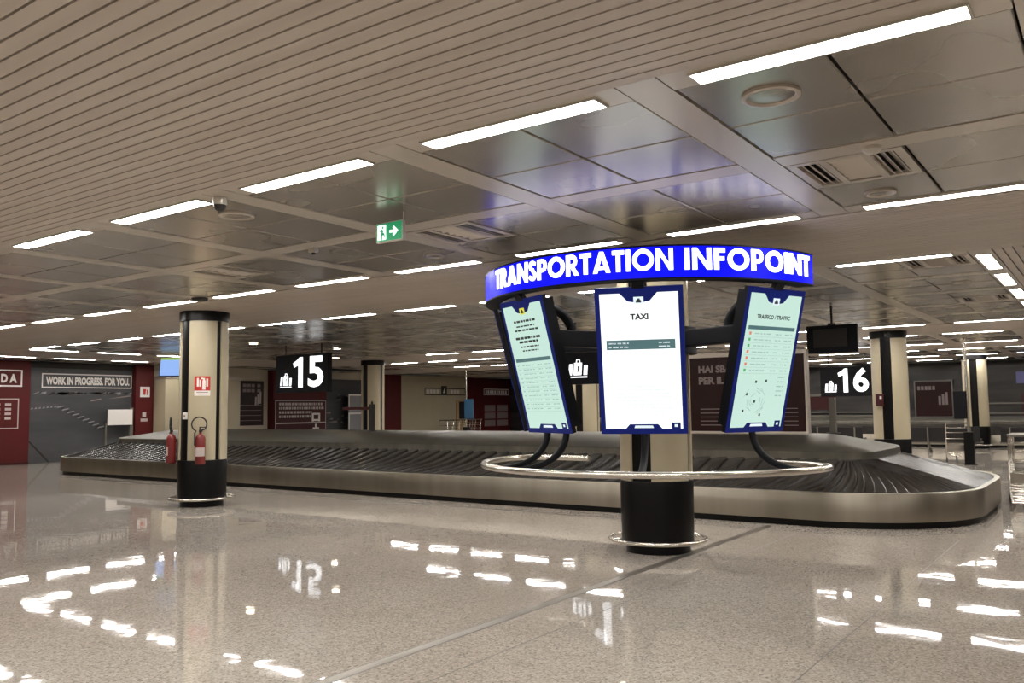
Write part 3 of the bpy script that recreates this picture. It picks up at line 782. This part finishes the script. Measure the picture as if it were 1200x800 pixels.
mb.build('small_print_pattern', M['dim'], t)

# posts on the carousel island
def barrier_post(x, y, z, h, label, arm=None):
    t = thing('barrier_post', label, 'barrier post', (x,y,z))
    mb = MB(); mb.box(-.05,.05,-.05,.05,.015,h); mb.build('post', M['dark'] if arm else M['grey'], t, bevel=.01)
    mb = MB(); mb.lathe([(.0001,0),(.11,0),(.11,.012),(.0001,.016)], 20); mb.build('foot_plate', M['dark'], t)
    if arm:
        mb = MB(); mb.box(-arm,-.05,-.025,.025,h-.13,h-.06); mb.build('arm_bar', M['darkred'], t)
        mb = MB(); mb.lathe([(.0001,h),(.03,h),(.02,h+.06),(.0001,h+.07)], 12); mb.build('post_head', M['dark'], t)
barrier_post(-14.06, 14.14, 1.056, .62, 'dark barrier post with side arm in front of the far thin column', .95)
barrier_post(-3.97, 14.9, 1.056, .60, 'plain grey post standing on the carousel end below sign 16')

# ------------------------------------------------------------------ left wall fittings
XW = XL
def wxf(y, z=0): # local x runs along +Y seen from the hall (to the viewer's right), y up, z out of the wall
    return Matrix(((0,0,1,XW),(1,0,0,y),(0,1,0,z),(0,0,0,1)))
def rect_frame(mb, x0, x1, y0, y1, w, d, m_=0):
    for a in ((x0,x1,y0,y0+w),(x0,x1,y1-w,y1),(x0,x0+w,y0+w,y1-w),(x1-w,x1,y0+w,y1-w)):
        mb.poly([(a[0],a[2],d),(a[1],a[2],d),(a[1],a[3],d),(a[0],a[3],d)], m_)
def red_pier(y0, y1, label, dep=.25, m_='red'):
    t = thing('red_wall_panel', label, 'wall panel', (XW,y0,0), group='red wall panels on the mural side')
    mb = MB(); mb.box(0.002,dep,0,y1-y0,0,H-.02); mb.build('panel_body', M[m_], t, bevel=.01)
    mb = MB(); mb.box(.002,dep+.012,.0,y1-y0,0,.08); mb.build('plinth', M['darkred'], t)
    return t
t = red_pier(9.6, 12.85, 'tall red wall panel with white outlined notices at the frame edge')
t['label'] = 'tall red wall panel with white outlined notices before the airfield mural'
xf = Matrix.Translation((.254,0,0)) @ Matrix(((0,0,1,0),(1,0,0,0),(0,1,0,0),(0,0,0,1)))
mb = MB(xf); rect_frame(mb, 1.6, 3.0, 2.38, 2.90, .045, 0); put_text(mb, 'D A', 2.38, 2.50, .27, .46, .05); mb.build('title_notice', M['white'], t)
mb = MB(xf); rect_frame(mb, 1.6, 2.92, 1.10, 2.02, .03, 0)
for z in (1.80, 1.66, 1.52, 1.38):
    for i, w_ in enumerate((.16,.22,.12,.2)): x = 1.8+.24*i; mb.poly([(x,z,0),(x+w_*.9,z,0),(x+w_*.9,z+.075,0),(x,z+.075,0)])
mb.build('text_notice', M['offwhite'], t)

t = thing('wall_mural', 'grey airfield photo mural with a white framed slogan', 'mural', (XW,12.86,0))
xf = Matrix(((0,0,1,0),(1,0,0,0),(0,1,0,0),(0,0,0,1)))
mb = MB(xf); mb.box(0,3.46,0,H-.22,.002,.04); mb.build('mural_panel', M['mural'], t)
mb = MB(xf); mb.box(0,3.46,H-.22,H-.02,.002,.10); mb.build('top_valance', M['dark'], t)
mb = MB(xf); rect_frame(mb, .42, 3.44, 2.37, 2.83, .035, .044); mb.build('slogan_frame', M['white'], t)
mb = MB(xf); put_text(mb, 'WORK IN PROGRESS. FOR YOU.', .55, 2.47, .26, 2.8, .05, .044); mb.build('slogan', M['white'], t)
mb = MB(xf); rnd = random.Random(3)
for i in range(34):                     # printed terminal line and rows of parked planes
    x = rnd.uniform(.1,3.3); mb.poly([(x,2.17+rnd.uniform(-.05,.06),.043),(x+rnd.uniform(.08,.3),2.17,.043),(x+.2,2.25,.043)], rnd.choice((0,1)))
for i in range(9):
    x = .9+i*.17; y = 1.72-i*.085
    mb.poly([(x,y,.043),(x+.22,y+.05,.043),(x+.24,y+.085,.043),(x+.04,y+.05,.043)], 0); mb.poly([(x+.05,y-.06,.043),(x+.25,y-.01,.043),(x+.22,y+.03,.043)], 1)
for i in range(7):
    x = .1+i*.12; mb.poly([(x,1.68+.01*i,.043),(x+.09,1.70+.01*i,.043),(x+.05,1.75+.01*i,.043)], 0)
mb.poly([(2.0,1.93,.043),(2.35,1.99,.043),(2.38,2.04,.043),(2.02,1.97,.043)], 2); mb.poly([(2.6,2.02,.043),(3.4,2.10,.043),(3.4,2.15,.043)], 2)
mb.poly([(.0,.75,.043),(.06,.75,.043),(.75,.02,.043),(.66,.02,.043)], 1)
mb.build('printed_pattern', [M['poster_grey'], M['dark'], M['dim']], t)
t = thing('notice_board', 'white notice board on a grey stand before the airfield mural', 'notice board', (XW+.35,15.3,0), R(90))
mb = MB(); mb.box(0,.86,-.02,.02,1.14,1.66); mb.build('board', M['white'], t, bevel=.006)
mb = MB(); mb.box(.80,.92,.03,.09,0,1.72); mb.box(-.05,.0,.03,.09,0,1.2); mb.box(-.1,.97,-.15,.2,0,.03); mb.build('stand', M['grey'], t)
t = red_pier(16.33, 17.0, 'narrow red wall panel carrying two small white signs')
xf = Matrix.Translation((.254,0,0)) @ xf
mb = MB(xf); mb.poly([(.16,2.08,0),(.52,2.08,0),(.52,2.44,0),(.16,2.44,0)], 0)
mb.poly([(.28,2.16,.002),(.36,2.16,.002),(.38,2.36,.002),(.26,2.36,.002)], 1); mb.poly([(.40,2.16,.002),(.44,2.16,.002),(.44,2.34,.002),(.40,2.34,.002)], 1); mb.build('white_sign', [M['white'], M['signred']], t)
mb = MB(xf); mb.poly([(.20,1.24,0),(.46,1.24,0),(.46,1.34,0),(.20,1.34,0)]); mb.poly([(.26,1.40,0),(.40,1.40,0),(.40,1.56,0),(.26,1.56,0)]); mb.build('small_symbol', M['offwhite'], t)
t = thing('cream_partition', 'cream box partition lower than the ceiling beside the narrow red panel', 'partition', (XW,17.03,0))
mb = MB(); mb.box(.0,.9,0,3.1,0,2.72); mb.build('partition_body', M['cream'], t, bevel=.01)
mb = MB(); mb.box(.0,.94,-.0,3.14,2.72,2.82); mb.build('top_ledge', M['strip'], t)
def poster(y0, y1, z0, z1, label, title):
    t = thing('wall_poster', label, 'poster', (XW,y0,0))
    xf = Matrix(((0,0,1,0),(1,0,0,0),(0,1,0,0),(0,0,0,1)))
    mb = MB(xf); mb.box(0,y1-y0,z0,z1,.02,.07); mb.build('poster_panel', M['maroon'], t)
    mb = MB(xf)
    for i in range(2): 
        x = .1
        while x < y1-y0-.3: mb.poly([(x,z1-.24-.2*i,.073),(x+.16,z1-.24-.2*i,.073),(x+.16,z1-.12-.2*i,.073),(x,z1-.12-.2*i,.073)]); x += .2+.08*((int(x*10))%3==0)
        if i: break
    for i in range(4): mb.poly([(.1,z0+.18+.2*i,.073),(y1-y0-.1,z0+.18+.2*i,.073),(y1-y0-.1,z0+.20+.2*i,.073),(.1,z0+.20+.2*i,.073)])
    mb.build('poster_text', M['dim'], t)
    mb = MB(xf); c_ = y1-y0-.42
    for k in range(3): mb.poly([(c_+.11*k,z1-.95+.03*k,.0735),(c_+.08+.11*k,z1-.95+.03*k,.0735),(c_+.09+.11*k,z1-.62+.1*k,.0735),(c_+.01+.11*k,z1-.62+.1*k,.0735)])
    mb.build('suitcase_symbol', M['offwhite'], t)
    return t
poster(20.28, 21.85, 1.0, 2.74, 'maroon poster on the cream wall just past the fire column', '')
t = red_pier(22.1, 24.9, 'red wall panel with a white framed text board below sign 15', .35)
t['label'] = 'red wall panel carrying a white framed text board, below sign 15'
xf = Matrix.Translation((.354,0,0)) @ Matrix(((0,0,1,0),(1,0,0,0),(0,1,0,0),(0,0,0,1)))
mb = MB(xf); mb.box(.05,2.74,.75,2.02,0,.05); mb.build('text_board', M['darkred'], t)
mb = MB(xf); rect_frame(mb, .06, 2.72, 1.05, 1.98, .03, .052); rect_frame(mb, .06, 2.72, .76, 1.05, .02, .052)
rnd = random.Random(5)
for i in range(4):
    x = .25
    while x < (2.5 if i < 2 else 1.9):
        w_ = rnd.uniform(.05,.14); mb.poly([(x,1.78-.17*i,.053),(x+w_,1.78-.17*i,.053),(x+w_,1.88-.17*i,.053),(x,1.88-.17*i,.053)]); x += w_+.04
mb.build('board_text', M['offwhite'], t)
mb = MB(xf)
for a in ((1.95,2.05,1.1,1.45),(2.3,2.4,1.1,1.45),(2.0,2.35,1.38,1.46),(2.05,2.3,1.12,1.2),(2.12,2.22,.82,1.0),(2.0,2.34,.80,.86)): mb.poly([(a[0],a[2],.055),(a[1],a[2],.055),(a[1],a[3],.055),(a[0],a[3],.055)])
mb.build('trophy_symbol', M['white'], t)
mb = MB(xf); rect_frame(mb, .25, 1.0, 2.38, 2.80, .03, .01); mb.poly([(.6,2.48,.01),(.78,2.48,.01),(.78,2.66,.01),(.6,2.66,.01)]); mb.build('upper_sign', M['white'], t)
t = thing('wall_mural', 'grey airfield mural beyond the sign 15, beside the thin column', 'mural', (XW,24.92,0))
xf = Matrix(((0,0,1,0),(1,0,0,0),(0,1,0,0),(0,0,0,1)))
mb = MB(xf); mb.box(0,3.4,0,2.9,.002,.04); mb.build('mural_panel', M['mural'], t)
mb = MB(xf); rnd = random.Random(11)
for i in range(40):
    x, y = rnd.uniform(.05,2.6), rnd.uniform(1.0,2.2); w_ = rnd.uniform(.15,.6); mb.poly([(x,y,.043),(x+w_,y+rnd.uniform(-.05,.1),.043),(x+w_*.9,y+.06,.043)], rnd.choice((0,0,1,2)))
mb.build('printed_pattern', [M['poster_grey'], M['dark'], M['dim']], t)
t = thing('poster_stand', 'white framed double poster stand beside the thin far column', 'poster stand', (XW+.5,26.0,0), R(90))
mb = MB(Matrix.Rotation(pi/2,4,'X'))
rect_frame(mb, 0, 1.0, 1.55, 2.25, .07, .03); rect_frame(mb, 0, 1.0, .03, 1.45, .07, .03); mb.build('white_frame', M['white'], t)
mb = MB(); mb.box(.02,.98,-.028,.02,.03,2.23); mb.build('poster_panel', M['poster_grey'], t)
mb = MB(); mb.box(-.05,1.05,-.2,.2,0,.03); mb.build('stand_foot', M['grey'], t)
red_pier(28.5, 29.75, 'plain bright red wall panel beside the thin far column', .15)
t = thing('cream_wall_bay', 'cream wall bay with a dark outlined sign strip, between red panels', 'wall panel', (XW,29.78,0))
mb = MB(xf); mb.box(0,5.0,0,H-.03,.002,.08); mb.build('bay_panel', M['cream'], t)
mb = MB(xf); rect_frame(mb, 1.7, 4.9, 2.25, 2.62, .05, .083)
for x in (1.85,2.1,2.35,2.6,3.7,3.95,4.2): mb.poly([(x,2.34,.083),(x+.18,2.34,.083),(x+.18,2.53,.083),(x,2.53,.083)], 1)
mb.poly([(2.95,2.28,.085),(3.4,2.28,.085),(3.4,2.72,.085),(2.95,2.72,.085)]); mb.poly([(3.08,2.36,.088),(3.27,2.36,.088),(3.2,2.62,.088)], 1)
mb.build('sign_strip', [M['dark'], M['white']], t)
mb = MB(xf); mb.box(4.1,4.95,0,2.0,.08,.16); mb.build('wooden_door', M['wood'], t)
t = red_pier(34.8, 38.55, 'wide dark red wall panel with a white outlined title, near left screen', .15)
t['label'] = 'wide dark red wall panel with white outlined title behind the tilted screen'
x2 = Matrix.Translation((.154,0,0)) @ xf
mb = MB(x2); rect_frame(mb, 1.35, 3.6, 2.28, 2.62, .04, 0)
for x in [1.5+.2*i for i in range(10)]: mb.poly([(x,2.36,0),(x+.14,2.36,0),(x+.14,2.54,0),(x,2.54,0)])
mb.build('title_strip', M['white'], t)
mb = MB(x2)
for j in range(2):
    for i in range(3): mb.box(1.4+1.15*j,2.35+1.15*j,.62+.40*i,.95+.40*i,0,.02)
mb.build('leaflet_rack', M['dim'], t)

# ------------------------------------------------------------------ luggage trolleys
def trolley_proto():
    t = thing('luggage_trolley', 'x', 'luggage trolley')
    mb = MB()
    w = .26
    for s in (-1,1):
        mb.tube([(s*w,-.42,.27),(s*w*.55,.55,.11)], .016, 8)
        mb.tube([(s*w,-.42,.27),(s*w,-.42,.12)], .012, 8)
        mb.tube([(s*w,-.42,.27),(s*w,-.50,.55),(s*w,-.56,.98),(s*w*.9,-.60,1.03)], .016, 8)
    for y, ww in ((-.42,1),(-.1,.86),(.22,.7),(.55,.55)): z = .27-.16*(y+.42)/.97; mb.tube([(-w*ww,y,z),(w*ww,y,z)], .012, 8)
    mb.build('frame', M['steel'], t, True)
    mb = MB(); mb.tube([(-w-.02,-.60,1.03),(w+.02,-.60,1.03)], .022, 10); mb.build('handle', M['grey'], t, True)
    mb = MB()
    for z in (.62,.78,.90): mb.tube([(-w,-.52-.05*(z-.6),z),(w,-.52-.05*(z-.6),z)], .009, 6)
    mb.box(-w+.01,w-.01,-.50,-.44,.30,.46); mb.build('basket', M['steel'], t)
    for x, y in ((-w,-.42),(w,-.42),(0,.5)):
        b_ = MB(Matrix.Translation((x,y,.065)) @ Matrix.Rotation(pi/2,4,'Y')); b_.lathe([(.0001,-.018),(.06,-.018),(.065,-.01),(.065,.01),(.06,.018),(.0001,.018)], 16); b_.tube([(0,0,-.024),(0,0,.024)], .012, 6)
        b_.build('wheel', M['rubber'], t, True)
    return t
tp = trolley_proto()
SPOTS = [(-3.62,25.5,R(10),'chrome luggage trolley standing by the slim pole', None)]
for i in range(7): SPOTS.append((-25.9+.0*i, 30.2+.42*i, R(180), 'chrome trolley in the nested row by the cream wall bay', 'nested trolleys at the cream wall'))
for i in range(3): SPOTS.append((-1.19, 14.75+.34*i, R(180), None, 'nested trolleys beside the carousel end'))
NL = ['chrome luggage trolley at the front of the short row by the carousel end','chrome luggage trolley in the middle of the short row by the carousel end','chrome luggage trolley at the rear of the short row by the carousel end']
for i, (x, y, a, lb, gr) in enumerate(SPOTS):
    o = tp if i == 0 else copy_tree(tp)
    o.location = (x,y,0); o.rotation_euler.z = a
    o['label'] = lb or NL[i-8]
    if gr: o['group'] = gr

# slim floor-to-ceiling poles
def pole(x, y, label, blue):
    t = thing('floor_pole', label, 'pole', (x,y,0))
    mb = MB(); mb.tube([(0,0,.02),(0,0,H)], .035, 12); mb.build('shaft', M['steel'], t, True)
    mb = MB(); mb.lathe([(.0001,0),(.16,0),(.16,.02),(.0001,.025)], 20); mb.box(-.11,.11,-.09,.09,.02,.82); mb.build('base_box', M['black'], t)
    mb = MB(); mb.box(-.30,-.04,-.10,.10,1.15,1.85, 0)
    if blue: mb.box(-.03,.42,-.10,-.05,1.15,1.95,1)
    mb.build('equipment_box', [M['black_matte'], M['poster_blue']], t, bevel=.008)
pole(-3.15, 24.2, 'slim floor-to-ceiling metal pole with black box, before the far dim column', False)
pole(-21.7, 27.2, 'slim floor-to-ceiling pole with blue poster box, before the cream bay', True)

# ------------------------------------------------------------------ waiting benches and far shop fronts
def bench_proto():
    t = thing('waiting_bench', 'x', 'bench')
    mb = MB(); mb.box(-1.45,1.45,-.05,-.01,.36,.80); mb.build('backrest', M['bench'], t, bevel=.01)
    mb = MB(); mb.box(-1.45,1.45,.0,.46,.40,.45); mb.build('seat', M['bench'], t, bevel=.01)
    mb = MB(); mb.box(-1.5,1.5,.16,.24,.31,.38); mb.build('beam', M['grey'], t)
    for x in (-1.2,0,1.2):
        mb = MB(); mb.box(x-.02,x+.02,-.07,-.05,.12,.80); mb.box(x-.02,x+.02,-.05,.44,.08,.14); mb.box(x-.02,x+.02,.17,.23,.14,.31); mb.box(x-.03,x+.03,-.10,-.02,0,.08); mb.box(x-.03,x+.03,.38,.46,0,.08)
        mb.build('leg', M['grey'], t)
    return t
bp0 = bench_proto()
BL = ['black waiting bench nearest the luggage trolleys at the frame edge','black waiting bench beside the distant dim column','black waiting bench below the sign 16','black waiting bench hidden mostly behind the traffic screen']
BL[0] = 'black waiting bench with metal legs past the trolley and slim pole'
for i, x in enumerate((-1.55,-5.0,-8.4,-11.8)):
    o = bp0 if i == 0 else copy_tree(bp0)
    o.location = (x, 29.6, 0); o['label'] = BL[i]; o['group'] = 'black waiting benches in a line'
def shop_poster(x0, x1, z0, z1, label, base=True, y=YB-.06):
    t = thing('wall_poster', label, 'poster', (x0,y,0))
    w_ = x1-x0
    mb = MB(); mb.box(0,w_,-.04,.04,z0,z1); mb.build('poster_panel', M['maroon'], t)
    mb = MB(); mb.box(-.05,0,-.06,.05,0,z1+.06); mb.box(w_,w_+.05,-.06,.05,0,z1+.06); mb.box(0,w_,-.06,.05,z1,z1+.06); mb.build('poster_frame', M['grey'], t)
    mb = MB(Matrix.Translation((0,-.043,0)) @ Matrix.Rotation(pi/2,4,'X'))
    for i in range(5): mb.poly([(.08+.14*i,z1-.34,0),(.18+.14*i,z1-.34,0),(.18+.14*i,z1-.18,0),(.08+.14*i,z1-.18,0)])
    for k in range(3): mb.poly([(w_-.5+.13*k,z1-.95,0),(w_-.41+.13*k,z1-.95,0),(w_-.41+.13*k,z1-.6+.08*k,0),(w_-.5+.13*k,z1-.6+.08*k,0)])
    mb.build('poster_text', M['dim'], t)
shop_poster(-6.9, -5.55, 1.0, 2.45, 'maroon framed poster on the dark back wall past the striped column')
t = thing('shop_front', 'dark shop front with a maroon panel under the sign 16', 'shop front', (-11.3,YB-.25,0))
mb = MB(); mb.box(0,3.9,0,.22,0,2.95); mb.build('front_panel', M['darkwall'], t)
mb = MB(); mb.box(.1,1.25,-.02,0,1.35,2.0); mb.build('maroon_panel', M['darkred'], t)
mb = MB(); mb.box(0,3.9,-.05,0,1.92,2.02); mb.box(0,3.9,-.3,0,.95,1.1); mb.box(0,3.9,-.25,0,1.2,1.24); mb.build('shelf_edge', M['grey'], t)
t = thing('shop_front', 'dark shop front with a purple lit corner beyond the dim column', 'shop front', (-4.6,YB-.25,0))
mb = MB(); mb.box(0,5.0,0,.22,0,2.95); mb.build('front_panel', M['darkwall'], t)
mb = MB(); mb.box(1.35,3.2,-.02,0,2.3,2.75); mb.build('lit_corner', M['purple'], t)
mb = MB(); mb.box(0,5.0,-.05,0,1.5,1.56); mb.box(0,5.0,-.05,0,1.12,1.18); mb.build('shelf_edge', M['grey'], t)
mb = MB(); mb.box(1.5,2.6,-.03,0,1.0,1.9); mb.build('maroon_panel', M['darkred'], t)

# ------------------------------------------------------------------ world and view
w = bpy.data.worlds.new('world'); bpy.context.scene.world = w; w.use_nodes = True
w.node_tree.nodes['Background'].inputs['Color'].default_value = (.02,.018,.015,1)
sc = bpy.context.scene
sc.view_settings.view_transform = 'Standard'; sc.view_settings.look = 'None'
sc.view_settings.exposure = 0.0; sc.view_settings.gamma = 1; sc.view_settings.use_curve_mapping = False
sc.cycles.use_denoising = True
sc.cycles.max_bounces = 8; sc.cycles.diffuse_bounces = 4; sc.cycles.glossy_bounces = 4
sc.cycles.sample_clamp_indirect = 8
